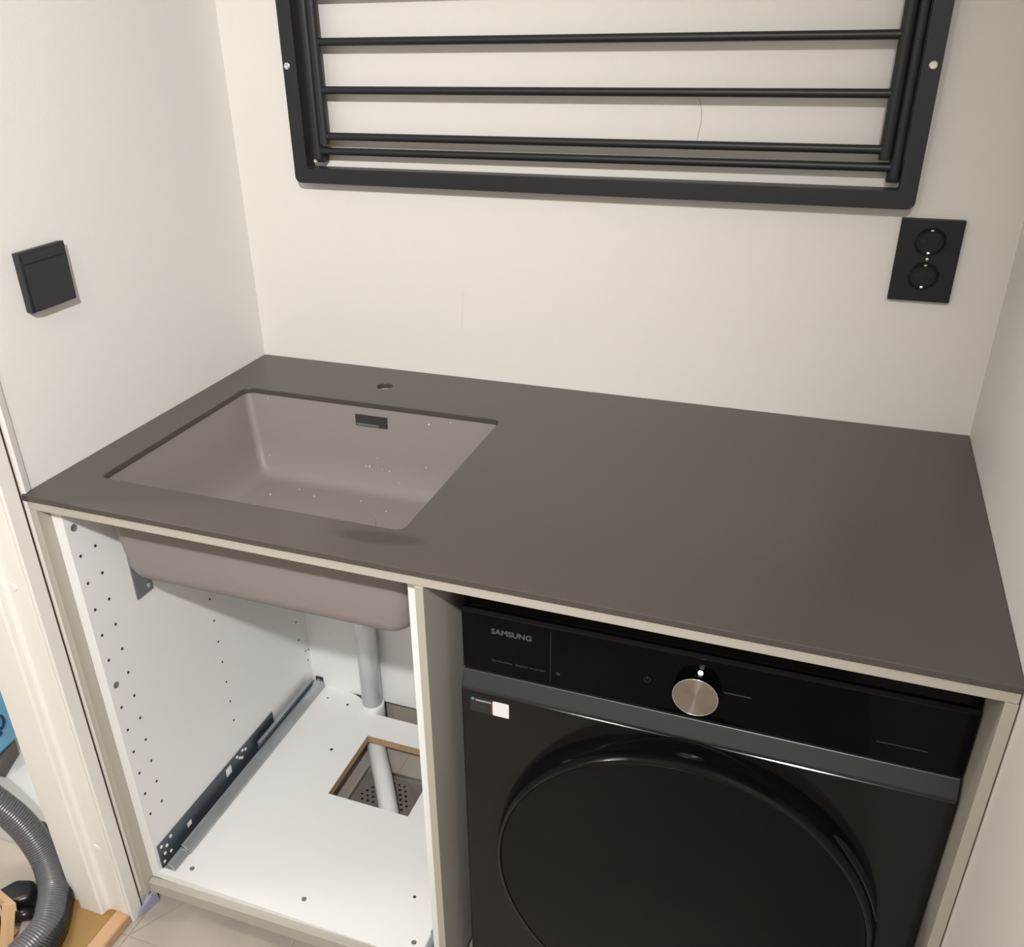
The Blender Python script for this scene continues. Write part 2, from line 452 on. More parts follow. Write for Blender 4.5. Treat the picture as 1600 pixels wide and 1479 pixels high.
for z in (0.764, 0.201):
    obj('screw_cap', lathe([(0.0075, 0), (0.0075, -0.0012), (0.005, -0.0018)], (-0.030, JY, z), 'y', 20), M['trim'], door, smooth=False)
obj('threshold', prism([(0.0006, 0.002), (0.0006, FL + 0.017), (-0.002, FL + 0.020), (-0.027, FL + 0.021), (-0.028, 0.002)], 'y', -1.535, -0.679, 0.0008), M['oak'], door, label='light oak threshold nosing')
obj('threshold_board', box(-0.135, -0.0285, -1.535, -0.679, 0.002, FL + 0.019, 0.0008), M['oakdark'], door, label='mustard brown threshold board')

# ------------------------------------------------------------------ countertop
SX0, SX1, SY0, SY1 = 0.070, 0.574, -0.5605, -0.172
ct = thing('countertop', (0.65, -0.32, 0.887), 'long dark taupe laminate countertop with sink cutout, tap hole and a smear', 'countertop')
TAP = (0.316, -0.089)
slab = obj('slab', plate([(0.0005, YF), (W - 0.001, YF), (W - 0.001, -0.0005), (0.0005, -0.0005)],
                         [rrect(SX0, SX1, SY0, SY1, 0.014)[::-1], circle(TAP[0], TAP[1], 0.0145, 24)[::-1]], 'z', H - 0.0095, H, 0.0012), M['counter'], ct)
obj('support_rail', box(0.006, W - 0.002, YF + 0.0015, YF + 0.03, 0.887, H - 0.0095, 0.0006), M['cover'], ct, label='pale beige strip under the countertop edge')
obj('tap_hole_liner', lathe([(0.0145, 0.0), (0.0175, 0.0), (0.0175, -0.012), (0.0145, -0.012), (0.0145, 0.0)], (TAP[0], TAP[1], H - 0.0096), 'z', 24, caps=False), M['cover'], ct)
obj('tap_hole_plug', lathe([(0.0175, 0), (0.0175, -0.003)], (TAP[0], TAP[1], 0.887), 'z', 24), M['hole'], ct, label='dark bottom of the tap hole')

# ------------------------------------------------------------------ sink
sk = thing('kitchen_sink', (0.33, -0.37, 0.735), 'taupe undermount sink set into the countertop above the open cabinet', 'sink')
def loft(rects, bm=None, n=6):
    b = bmesh.new(); rings = []
    for (x0, x1, y0, y1, r, z) in rects:
        rings.append([b.verts.new((p[0], p[1], z)) for p in rrect(x0, x1, y0, y1, r, n)])
    m_ = len(rings[0])
    for a, c in zip(rings, rings[1:]):
        for i in range(m_): b.faces.new((a[i], a[(i + 1) % m_], c[(i + 1) % m_], c[i]))
    return b, rings
ZT = H - 0.0096
FX0, FX1, FY0, FY1, FZ = 0.110, 0.558, -0.535, -0.208, 0.747
inner = [(SX0 - 0.022, SX1 + 0.020, SY0 - 0.022, SY1 + 0.022, 0.02, ZT)]
inner.append((SX0 - 0.003, SX1 + 0.003, SY0 - 0.003, SY1 + 0.003, 0.013, ZT - 0.0005))
def lerp(a, c, t): return a + (c - a) * t
for t in (0.03, 0.30, 0.6, 0.86):
    inner.append((lerp(SX0 - .003, FX0 - .012, t), lerp(SX1 + .003, FX1 + .012, t), lerp(SY0 - .003, FY0 - .012, t), lerp(SY1 + .003, FY1 + .012, t), 0.013, lerp(ZT - .001, FZ, t)))
R = 0.016
for a in (0.25, 0.5, 0.75, 1.0):
    s = math.sin(a * PI / 2); c = 1 - math.cos(a * PI / 2)
    inner.append((lerp(FX0 - .009, FX0 + .014, c), lerp(FX1 + .009, FX1 - .014, c), lerp(FY0 - .009, FY0 + .014, c), lerp(FY1 + .009, FY1 - .014, c), 0.014, lerp(lerp(ZT - .001, FZ, .90), FZ, s)))
bb_, rings = loft(inner)
bb_.faces.new(rings[-1])
# outside shell
OX0, OX1, OY0, OY1, OZ = 0.088, 0.575, -0.572, -0.195, 0.737
outer = [(SX0 - 0.022, SX1 + 0.020, SY0 - 0.022, SY1 + 0.022, 0.02, ZT), (SX0 - 0.022, SX1 + 0.020, SY0 - 0.022, SY1 + 0.022, 0.02, ZT - 0.009),
         (SX0 - 0.006, SX1 + 0.012, SY0 - 0.014, SY1 + 0.012, 0.022, ZT - 0.014)]
for t in (0.3, 0.6, 0.85):
    outer.append((lerp(SX0 - .006, OX0, t), lerp(SX1 + .012, OX1, t), lerp(SY0 - .014, OY0, t), lerp(SY1 + .012, OY1, t), 0.026, lerp(ZT - .014, OZ, t)))
for a in (0.33, 0.66, 1.0):
    s = math.sin(a * PI / 2); c = 1 - math.cos(a * PI / 2)
    outer.append((lerp(OX0, OX0 + .016, c), lerp(OX1, OX1 - .016, c), lerp(OY0, OY0 + .016, c), lerp(OY1, OY1 - .016, c), 0.028, lerp(lerp(ZT - .014, OZ, .86), OZ, s)))
b2, r2 = loft(outer); b2.faces.new(r2[-1])
bmesh.ops.recalc_face_normals(b2, faces=b2.faces)
bb_ = join(bb_, b2)
bmesh.ops.remove_doubles(bb_, verts=bb_.verts, dist=1e-5)
basin = autosmooth(obj('basin', bb_, M['sink'], sk), 50)
# overflow slot through the back wall of the basin
cut = bpy.data.objects.new('cut', bpy.data.meshes.new('cut')); C.objects.link(cut)
cb = box(0.2985 - sk.location.x, 0.3605 - sk.location.x, -0.205 - sk.location.y, -0.172 - sk.location.y, 0.8665 - sk.location.z, 0.8870 - sk.location.z, 0.002)
cb.to_mesh(cut.data); cb.free(); cut.parent = sk
md = basin.modifiers.new('slot', 'BOOLEAN'); md.object = cut; md.operation = 'DIFFERENCE'; md.solver = 'EXACT'
dg = bpy.context.evaluated_depsgraph_get(); dg.update()
nm = bpy.data.meshes.new_from_object(basin.evaluated_get(dg)); basin.modifiers.clear(); basin.data = nm
bpy.data.objects.remove(cut)
ov = obj('overflow', box(0.2985, 0.3605, -0.1775, -0.1745, 0.8665, 0.887), M['hole'], sk, label='dark overflow slot')
obj('overflow_lip', box(0.3005, 0.345, -0.1785, -0.1772, 0.8675, 0.8715, 0.0004), M['bracket'], ov)
obj('drain_cover', lathe([(0.044, 0.0), (0.044, 0.0012), (0.042, 0.0018), (0.04, 0.0014)], (0.352, -0.322, FZ), 'z', 40), M['sink'], sk, label='round drain cover in the sink floor')
# dust specks on the back wall and floor of the sink
b = None
def back_y(z): return lerp(SY1 + 0.003, FY1 + 0.012, (ZT - z) / (ZT - FZ))
for x, z, s in ((0.114, 0.893, .0011), (0.331, 0.885, .0010), (0.441, 0.884, .0019), (0.481, 0.892, .0010), (0.113, 0.784, .001), (0.317, 0.792, .001),
                (0.325, 0.7925, .0017), (0.365, 0.789, .0012), (0.437, 0.806, .001), (0.385, 0.77, .0008), (0.34, 0.81, .0008), (0.35, 0.79, .0007)):
    q = bmesh.new(); bmesh.ops.create_icosphere(q, subdivisions=1, radius=s, matrix=Matrix.Translation((x, back_y(z) - s * 0.3, z))); b = join(b, q)
for x, y, s in ((0.16, -0.27, .0016), (0.20, -0.235, .0012), (0.24, -0.25, .0012), (0.33, -0.24, .0012), (0.39, -0.26, .001)):
    q = bmesh.new(); bmesh.ops.create_icosphere(q, subdivisions=1, radius=s, matrix=Matrix.Translation((x, y, FZ + s * 0.6))); b = join(b, q)
dust = obj('dust_speck', b, M['dust'], None, base=(0.3, -0.25, FZ)); tag(dust, 'white dust specks scattered inside the taupe sink', 'dust', kind='stuff')

# ------------------------------------------------------------------ base cabinet
CB = thing('base_cabinet', (0.325, -0.33, FL), 'open white base cabinet without doors or drawers under the sink', 'cabinet')
CF, CBK = -0.622, -0.047           # carcass front and back panel
LX0, LX1, RX0, RX1 = 0.0215, 0.041, 0.6076, 0.627
ZB0, ZB1 = 0.082, 0.10
side_l = obj('side_panel', box(LX0, LX1, CF, -0.02, ZB0, 0.886, 0.0006), M['carcass'], CB)
side_r = obj('side_panel', box(RX0, RX1, CF, -0.02, ZB0, 0.886, 0.0006), M['carcass'], CB)
hole = [(0.2465, -0.343), (0.4275, -0.343), (0.4275, -0.165), (0.2465, -0.165)]
arc = [(0.125 + 0.075 * math.sin(t), -0.047 - 0.05 * (1 - math.cos(t))) for t in [PI / 2 * i / 8 for i in range(9)]]
outl = [(LX1, CF), (RX0, CF), (RX0, -0.098), (0.33, -0.097), (0.25, -0.0965)] + arc[::-1] + [(LX1, -0.047)]
bp = obj('bottom_panel', plate(outl, [[(x + random.uniform(-.0012, .0012), y + random.uniform(-.0012, .0012)) for x, y in hole]], 'z', ZB0, ZB1), [M['carcass'], M['chip']], CB)
for p in bp.data.polygons:       # raw board on the sawn edges
    if abs(p.normal.z) < 0.5 and p.center.y + CB.location.y > CF + 0.01: p.material_index = 1
obj('back_panel', box(LX1, RX0, CBK, CBK + 0.006, 0.098, 0.886), M['carcass'], CB)
obj('front_rail', box(LX1, RX0, CF + 0.004, CF + 0.022, 0.874, 0.8865, 0.0005), M['cover'], CB)
obj('cover_panel', box(0.0085, 0.0212, YF, -0.02, 0.055, 0.8865, 0.0006), M['cover'], CB, label='beige cover panel')
obj('cover_panel', box(0.629, 0.6405, YF, -0.02, 0.087, 0.8865, 0.0006), M['cover'], CB, label='beige cover panel')
obj('lower_rail', hexa([(0.0217, -0.636, 0.056), (0.6285, -0.636, 0.068), (0.6285, -0.6225, 0.068), (0.0217, -0.6225, 0.056),
                        (0.0217, -0.636, 0.080), (0.6285, -0.636, 0.1015), (0.6285, -0.6225, 0.1025), (0.0217, -0.6225, 0.081)], 0.0006), M['cover'], CB, label='beige front rail below the bottom panel')
for x in (0.07, 0.58):
    for y in (-0.52, -0.10):
        obj('leg', lathe([(0.027, FL), (0.027, FL + 0.006), (0.018, FL + 0.01), (0.018, 0.072), (0.03, 0.076), (0.03, 0.082)], (x, y, 0), 'z', 20), M['blackplastic'], CB)
# shelf holes in the left side
b = None
zs = [0.791 - 0.0503 * i for i in range(12)]
for y in (-0.607, -0.575):
    for i, z in enumerate(zs): 
        if abs(z - 0.537) > 0.01 or y > -0.6: b = lathe([(0.0026, 0), (0.0026, 0.0006)], (LX1, y, z), 'x', 10, bm=b)
for z in zs[2:]:
    b = lathe([(0.0022, 0), (0.0022, 0.0006)], (LX1, -0.345, z), 'x', 10, bm=b)
    b = lathe([(0.0022, 0), (0.0022, 0.0006)], (LX1, -0.085, z + 0.018), 'x', 10, bm=b)
for y, z in ((-0.064, 0.21), (-0.052, 0.205), (-0.06, 0.18)): b = lathe([(0.002, 0), (0.002, 0.0006)], (LX1, y, z), 'x', 10, bm=b)
o = obj('peg_holes', b, M['hole'], side_l); o['kind'] = 'stuff'
for z in (0.841, 0.537):
    obj('cam_fitting', lathe([(0.0058, 0), (0.0058, 0.0012), (0.004, 0.0012), (0.0035, 0.0002)], (LX1, -0.606, z), 'x', 16), M['bracket'], side_l)
# screws in the bottom panel
for x, y in ((0.095, -0.595), (0.330, -0.582), (0.555, -0.594)):
    obj('screw', lathe([(0.0045, 0), (0.0045, 0.0008), (0.003, 0.0011), (0.002, 0.0006)], (x, y, ZB1), 'z', 14), M['bracket'], bp)
for x, y, r in ((0.518, -0.510, .003), (0.154, -0.089, .003), (0.190, -0.230, .0035), (0.098, -0.083, .002)):
    obj('pilot_hole', lathe([(r, 0), (r, 0.0005)], (x, y, ZB1), 'z', 12), M['hole'], bp)
# grey mounting plate on the left side below the sink
mp = obj('mounting_plate', box(LX1, LX1 + 0.003, -0.519, -0.479, 0.652, 0.742, 0.0005), M['bracket'], CB)
obj('screw', lathe([(0.004, 0), (0.004, 0.0012), (0.002, 0.002)], (LX1 + 0.003, -0.489, 0.664), 'x', 14), M['screw'], mp)
# drawer runners
def make_runner(sx):
    X = lambda d: (LX1 + d) if sx > 0 else (RX0 - d)
    def bx(d0, d1, y0, y1, z0, z1, bv=0.0006, bm=None):
        a, c = X(d0), X(d1); return box(min(a, c), max(a, c), y0, y1, z0, z1, bv, bm=bm)
    t = obj('drawer_runner', bx(0.0005, 0.0025, -0.614, -0.222, 0.1005, 0.158), M['zincdark'], CB)
    U = [(0.004, 0.1005), (0.029, 0.1005), (0.032, 0.1035), (0.031, 0.108), (0.026, 0.116), (0.019, 0.121), (0.015, 0.122), (0.0145, 0.120), (0.019, 0.1185), (0.025, 0.113), (0.0285, 0.107), (0.027, 0.1035), (0.004, 0.1035)]
    obj('slide_channel', prism([(X(d), z) for d, z in U], 'y', -0.570, -0.050, 0.0004), M['zinc'], t)
    obj('slide_channel', prism([(X(d), z) for d, z in [(0.004, 0.1005), (0.0275, 0.1005), (0.030, 0.105), (0.026, 0.110), (0.019, 0.115), (0.014, 0.116), (0.014, 0.1145), (0.0235, 0.109), (0.025, 0.1035), (0.004, 0.1035)]], 'y', -0.612, -0.570, 0.0004), M['zinc'], t)
    obj('inner_slide', bx(0.0105, 0.0135, -0.30, -0.075, 0.1035, 0.139), M['zincdark'], t)
    obj('slide_flange', bx(0.0105, 0.0185, -0.30, -0.075, 0.139, 0.141), M['zinc'], t)
    obj('end_stop', bx(0.008, 0.027, -0.050, -0.043, 0.1005, 0.126, 0.001), M['hole'], t, label='dark plastic end stop')
    b = None
    for y, z in ((-0.605, 0.150), (-0.592, 0.140), (-0.600, 0.128), (-0.578, 0.150), (-0.585, 0.118), (-0.606, 0.112), (-0.360, 0.150), (-0.352, 0.141), (-0.340, 0.151), (-0.345, 0.135), (-0.330, 0.146)):
        a = X(0.0025); s = 0.0009 if sx > 0 else -0.0009
        b = lathe([(0.0035, 0), (0.0035, s)], (a, y, z), 'x', 10, bm=b)
    o = obj('punched_holes', b, M['carcass'], t); o['kind'] = 'stuff'
    obj('punched_slot', bx(0.0025, 0.0032, -0.400, -0.383, 0.131, 0.150, 0.0), M['carcass'], t)
    obj('punched_slot', bx(0.0025, 0.0032, -0.532, -0.520, 0.124, 0.134, 0.0), M['carcass'], t)
    return t
make_runner(1); make_runner(-1)

# ------------------------------------------------------------------ side panel by the right wall
ep = thing('end_panel', (1.295, -0.33, FL), 'narrow beige end panel between the washing machine and right wall', 'panel')
obj('board', box(1.2895, 1.3023, YF, -0.02, FL, 0.8865, 0.0006), M['cover'], ep)
obj('joint', box(1.3023, W - 0.0004, -0.640, -0.03, FL, 0.8865), M['gap'], ep, label='dark joint against the wall')

# ------------------------------------------------------------------ drain pipe and floor drain
dp = thing('drain_pipe', (0.213, -0.082, FL), 'white plastic waste pipe coming down behind the open cabinet', 'pipe')
obj('upright_pipe', sweep([(0.213, -0.075, 0.70), (0.213, -0.075, 0.092)], 0.0235, 24), M['pipe'], dp, smooth=True)
obj('collar', lathe([(0.0235, 0.115), (0.0265, 0.113), (0.0268, 0.108), (0.0268, 0.045), (0.024, 0.04)], (0.213, -0.075, 0), 'z', 24), M['pipe'], dp, smooth=True)
path = catmull([(0.213, -0.075, 0.075), (0.214, -0.078, 0.055), (0.226, -0.098, 0.045), (0.250, -0.140, 0.042), (0.305, -0.218, 0.041), (0.350, -0.285, 0.036), (0.358, -0.297, 0.022), (0.360, -0.301, 0.004)], 6)
obj('sloping_pipe', sweep(path, 0.0205, 24), M['pipe'], dp, smooth=True)

fd = thing('floor_drain', (0.316, -0.242, FL - 0.02), 'square perforated steel floor drain seen through the cabinet bottom cutout', 'drain')
holes = []
for i in range(-4, 5):
    for j in range(-4, 5):
        if abs(i) == 4 and abs(j) == 4: continue
        x = 0.316 + i * 0.0135 + (0.00675 if j % 2 else 0); y = -0.2415 + j * 0.0125
        if math.hypot(x - 0.316, y + 0.2415) < 0.058: holes.append(circle(x, y, 0.0036, 6)[::-1])
obj('grate', plate([(HX0 + .002, HY0 + .002), (HX1 - .002, HY0 + .002), (HX1 - .002, HY1 - .002), (HX0 + .002, HY1 - .002)], holes, 'z', FL - 0.010, FL - 0.008), M['grate'], fd)
obj('rim', lathe([(0.066, 0), (0.0665, 0.0015), (0.069, 0.0015), (0.0695, 0)], (0.316, -0.2415, FL - 0.0085), 'z', 48, caps=False), M['grate'], fd)
b = plate([(HX0, HY0), (HX1, HY0), (HX1, HY1), (HX0, HY1)], [[(HX0 + .0025, HY0 + .0025), (HX0 + .0025, HY1 - .0025), (HX1 - .0025, HY1 - .0025), (HX1 - .0025, HY0 + .0025)]], 'z', FL - 0.012, FL - 0.0005)
obj('frame', b, M['steel'], fd)
obj('sump', box(HX0 + .001, HX1 - .001, HY0 + .001, HY1 - .001, -0.058, -0.050), M['hole'], fd)

# ------------------------------------------------------------------ washing machine
WM = thing('washing_machine', (0.977, -0.32, FL), 'black front loading washing machine with round door and steel dial', 'washing machine')
X0, X1 = 0.667, 1.287
obj('body', box(X0 + 0.002, X1 - 0.002, -0.565, -0.03, 0.032, 0.862, 0.006), M['body'], WM)
obj('control_panel', prism([(-0.565, 0.728), (-0.588, 0.728), (-0.588, 0.8215), (-0.580, 0.8265), (-0.5775, 0.850), (-0.565, 0.8615)], 'x', X0, X1, 0.0012), M['gloss'], WM)
obj('panel_edge', prism([(-0.5888, 0.8212), (-0.5838, 0.8252), (-0.583, 0.8245), (-0.5880, 0.8203)], 'x', X0 + 0.001, X1 - 0.001, 0.0003), M['front'], WM, label='thin grey edge along the top of the control panel')
obj('grip_ledge', prism([(-0.575, 0.7255), (-0.5885, 0.7255), (-0.6005, 0.7035), (-0.6000, 0.699), (-0.575, 0.699)], 'x', X0 + 0.001, X1 - 0.001, 0.001), M['ledge'], WM, label='slanted dark grey strip below the control panel')
DC = (0.9818, 0.4416)
obj('front_panel', box(X0, X1, -0.600, -0.565, 0.105, 0.6985, 0.0025, 3), M['front'], WM)
obj('kick_panel', box(X0 + 0.003, X1 - 0.003, -0.592, -0.565, 0.035, 0.104, 0.003), M['front'], WM)
for x in (0.715, 1.24):
    for y in (-0.53, -0.08):
        obj('foot', lathe([(0.022, FL), (0.022, FL + 0.008), (0.012, FL + 0.01), (0.012, 0.034)], (x, y, 0), 'z', 16), M['blackplastic'], WM)
dr = obj('door', lathe([(0.2584, -0.6002), (0.2590, -0.606), (0.2575, -0.620), (0.2540, -0.634), (0.2505, -0.6405), (0.2480, -0.6415), (0.2462, -0.6405), (0.2460, -0.637)], (DC[0], 0, DC[1]), 'y', 128), M['doorring'], WM)
autosmooth(dr, 35)
gl = obj('door_glass', lathe([(0.2460, -0.6395), (0.2445, -0.6408), (0.20, -0.6418), (0.10, -0.6424), (0.02, -0.6426)], (DC[0], 0, DC[1]), 'y', 128), M['doorglass'], dr)
autosmooth(gl, 30)
# grey crescent strip on the right flank of the door
b = bmesh.new(); cols = []
for i in range(17):
    a = math.radians(12 + (45 - 12) * i / 16); wd = math.sin(PI * i / 16) ** 0.5
    ya, yb = -0.6215 - 0.006 * wd, -0.6215 + 0.008 * wd
    cols.append([b.verts.new((DC[0] + r * math.cos(a), y, DC[1] + r * math.sin(a))) for r, y in ((0.2572, ya), (0.2588, yb), (0.2570, yb), (0.2545, ya))])
for p, q in zip(cols, cols[1:]):
    for k in range(4): b.faces.new((p[k], p[(k + 1) % 4], q[(k + 1) % 4], q[k]))
obj('door_crescent', b, M['ledge'], dr, label='grey crescent on the door flank')
# dial
dl = obj('dial', lathe([(0.0285, -0.588), (0.0285, -0.600), (0.0278, -0.6028)], (0.980, 0, 0.7725), 'y', 64), M['gloss'], WM)
autosmooth(dl, 30)
obj('dial_face', lathe([(0.0277, -0.6026), (0.0274, -0.6034), (0.0005, -0.6034)], (0.980, 0, 0.7725), 'y', 64), M['dial'], dl, label='spun steel dial face')
obj('dial_ring', lathe([(0.0277, -0.6022), (0.0281, -0.6034), (0.0274, -0.6038), (0.0272, -0.6030)], (0.980, 0, 0.7725), 'y', 64, caps=False), M['screw'], dl, smooth=True)
obj('dial_glint', lathe([(0.0030, -0.5882), (0.0030, -0.5892), (0.0008, -0.5898)], (0.9825, -0.0045, 0.8035), 'y', 16), mat('glint_glow', (0.9, 0.95, 0.9, 1), 0.4, emit=((0.85, 1.0, 0.85, 1), 6.0)), WM, label='small glowing white spot standing in for a glint above the dial')  # emissive spot imitates a lamp glint on the dial's top edge
# print on the panel
text_part('logo', 'SAMSUNG', (0.709, -0.5883, 0.7975), 0.0085, M['print'], WM, width=0.056)
text_part('panel_print', 'Ecobubble  Digital Inverter', (0.710, -0.5883, 0.749), 0.0042, M['printdim'], WM, width=0.074)
obj('display_edge', box(0.7905, 0.7912, -0.5885, -0.588, 0.735, 0.815), M['printdim'], WM)
pw = lathe([(0.0042, -0.5884), (0.0042, -0.5880), (0.0036, -0.5880), (0.0036, -0.5884), (0.0042, -0.5884)], (0.918, 0, 0.772), 'y', 24, caps=False)
pw = box(0.9177, 0.9183, -0.5884, -0.588, 0.772, 0.7775, bm=pw)
obj('power_mark', pw, M['printdim'], WM)
obj('start_mark', box(0.799, 0.804, -0.5884, -0.588, 0.748, 0.752), M['printdim'], WM)
obj('panel_print', box(1.012, 1.045, -0.5884, -0.588, 0.7765, 0.7785), M['printdim'], WM)
obj('panel_print', box(1.19, 1.245, -0.5884, -0.588, 0.7535, 0.7550), M['printdim'], WM)
st = obj('sticker', box(0.6805, 0.7375, -0.6006, -0.600, 0.6640, 0.6895), mat('dark_sticker', (0.02, 0.02, 0.022, 1), 0.4), WM, label='dark info sticker with a white label square')
obj('white_square', plate(rrect(0.7135, 0.7370, 0.6645, 0.6890, 0.002), [], 'y', -0.6006, -0.6010), M['label'], st)
obj('sticker_dot', lathe([(0.0021, -0.6006), (0.0021, -0.6010)], (0.6845, 0, 0.6862), 'y', 16), M['labelcyan'], st)
obj('sticker_line', box(0.6885, 0.7110, -0.6009, -0.6006, 0.6835, 0.6860), M['labelgrey'], st)
obj('sticker_line', box(0.6830, 0.7050, -0.6009, -0.6006, 0.6715, 0.6755), M['printdim'], st)
obj('sticker_stripe', box(0.7110, 0.7133, -0.6009, -0.6006, 0.6660, 0.6860), M['labelred'], st)

# ------------------------------------------------------------------ folding drying rack on the back wall
DR = thing('drying_rack', (0.65, -0.005, 1.25), 'black folding metal drying rack mounted on the wall above the countertop', 'drying rack')
RX = (0.1385, 0.1645, 1.1325, 1.1575); RZ0, RZ1 = 1.2555, 1.98; FD = -0.030
fr = plate(rrect(RX[0], RX[3], RZ0, RZ1, 0.011), [rrect(RX[1], RX[2], RZ0 + 0.0255, RZ1 - 0.0255, 0.003)[::-1]], 'y', FD, -0.001, 0.0015)
frame = obj('frame', fr, M['rack'], DR)
for x, z in ((0.1475, 1.4445), (1.1465, 1.4435), (0.1475, 1.86), (1.1465, 1.86)):
    s = obj('screw', lathe([(0.0055, 0), (0.0055, -0.0016), (0.0042, -0.0026), (0.0028, -0.0026), (0.0026, -0.0008)], (x, FD, z), 'y', 20), M['screw'], frame)
obj('pivot_screw', lathe([(0.004, 0), (0.004, -0.003), (0.0025, -0.004)], (0.1775, -0.018, 1.292), 'y', 14), M['screw'], frame)
def arm(x, y, z0, r): return sweep([(x, y, z0), (x, y, 1.945)], r, 16)
LA, LB, RA, RB = 0.1868, 0.2043, 1.1222, 1.1062
YO, YI = -0.023, -0.028
autosmooth(obj('arm', arm(LA, YO, 1.297, 0.0086), M['rack'], DR), 40)
autosmooth(obj('arm', arm(RA, YO, 1.297, 0.0086), M['rack'], DR), 40)
autosmooth(obj('arm', arm(LB, YI, 1.322, 0.0086), M['rack'], DR), 40)
autosmooth(obj('arm', arm(RB, YI, 1.322, 0.0086), M['rack'], DR), 40)
autosmooth(obj('rail', sweep([(LA, YO, 1.3095), (RA, YO, 1.3115)], 0.0063, 16), M['rack'], DR), 40)
for k in range(9):
    z = 1.3345 + 0.0727 * k
    autosmooth(obj('rail', sweep([(LB, YI, z), (RB, YI, z + 0.001)], 0.0063, 16), M['rack'], DR), 40)
for x in (LA, RA): obj('hinge', box(x - 0.009, x + 0.009, -0.020, -0.002, 1.290, 1.315, 0.002), M['rack'], DR)

# ------------------------------------------------------------------ socket and switch
SO = thing('wall_socket', (1.1425, 0, 1.175), 'black double wall socket below the right corner of the drying rack', 'socket')
wells = [(1.1905 - 0.0495 + 0.0485, 0.0), ]
SC = [(1.1895, 1.2135), (1.1895, 1.1560)]
# plate spans the measured corners
PX0, PX1, PZ0, PZ1 = 1.1455, 1.2310, 1.1200, 1.2400
SO.location = ((PX0 + PX1) / 2, 0, PZ0); ORG[SO.name] = Vector(SO.location)
wc = [((PX0 + PX1) / 2 + 0.001, 1.2075), ((PX0 + PX1) / 2 + 0.001, 1.1570)]
obj('plate', plate([(PX0, PZ0), (PX1, PZ0), (PX1, PZ1), (PX0, PZ1)], [circle(x, z, 0.0205, 40)[::-1] for x, z in wc], 'y', -0.011, -0.001, 0.001), M['socket'], SO)
for x, z in wc:
    wl = obj('well', lathe([(0.0204, -0.0105), (0.0198, -0.0112), (0.0190, -0.0105), (0.0186, 0.0), (0.0182, 0.0), (0.0002, 0.0)], (x, -0.0015, z), 'y', 40, caps=False), M['socket'], SO, smooth=False)
    autosmooth(wl, 40)
    for s in (1, -1):
        obj('earth_clip', box(x - 0.0022, x + 0.0022, -0.0090, -0.002, z + s * 0.0165 - 0.0016, z + s * 0.0165 + 0.0016, 0.0006), M['screw'], wl)
        obj('pin_hole', lathe([(0.0026, -0.0022), (0.0026, -0.0016)], (x + s * 0.0095, 0, z), 'y', 12), M['hole'], wl)
obj('screw', lathe([(0.0022, -0.011), (0.0022, -0.0118), (0.001, -0.0122)], ((PX0 + PX1) / 2 + 0.001, 0, 1.1828), 'y', 14), M['steel'], SO)

SW = thing('light_switch', (0, -0.505, 1.15), 'square charcoal light switch on the left wall', 'switch')
sy0, sy1, sz0, sz1 = -0.5530, -0.4645, 1.1530, 1.2400
obj('frame', hexa([(0.0, sy0 + .002, sz0 + .002), (0.0, sy1 - .002, sz0 + .002), (0.012, sy1 - .001, sz0 + .001), (0.012, sy0 + .001, sz0 + .001),
                   (0.0, sy0 + .002, sz1 - .002), (0.0, sy1 - .002, sz1 - .002), (0.012, sy1 - .001, sz1 - .001), (0.012, sy0 + .001, sz1 - .001)], 0.0012), M['switch'], SW)
obj('rocker', prism([(0.0115, sz0 + 0.0035), (0.0160, sz0 + 0.0035), (0.0135, sz1 - 0.0195), (0.0150, sz1 - 0.0170), (0.0135, sz1 - 0.0145), (0.0138, sz1 - 0.0055), (0.0115, sz1 - 0.005)], 'y', sy0 + 0.006, sy1 - 0.006, 0.0005), M['switch'], SW)

# hair stuck to the wall between the rails
hr = sweep(catmull([(0.836, -0.0008, 1.398), (0.8405, -0.0010, 1.382), (0.8415, -0.0010, 1.366), (0.8375, -0.0008, 1.340)], 6), 0.0004, 6)
tag(obj('hair', hr, M['hair'], None, base=(0.839, 0, 1.34)), 'thin curved hair stuck to the wall behind the drying rack', 'hair')
sf = sweep(catmull([(0.4435, -0.0003, 1.078), (0.4405, -0.0004, 1.055), (0.4400, -0.0004, 1.035), (0.4360, -0.0003, 1.008)], 5), 0.0003, 6)
tag(obj('hair', sf, mat('pale_fibre', (0.62, 0.59, 0.55, 1), 0.8), None, base=(0.44, 0, 1.008)), 'faint thread on the bare wall above the tap hole', 'hair')

# blue-grey plastic wedge at the foot of the casing
wd = hexa([(0.0075, -0.668, FL), (0.0105, -0.666, FL), (0.023, -0.622, FL), (0.010, -0.622, FL),
           (0.0078, -0.662, FL + .010), (0.0095, -0.660, FL + .010), (0.019, -0.622, FL + .030), (0.010, -0.622, FL + .038)], 0.001)
tag(obj('plastic_wedge', wd, M['wedge'], None, base=(0.015, -0.64, FL)), 'blue grey plastic wedge on the floor by the door casing', 'wedge')

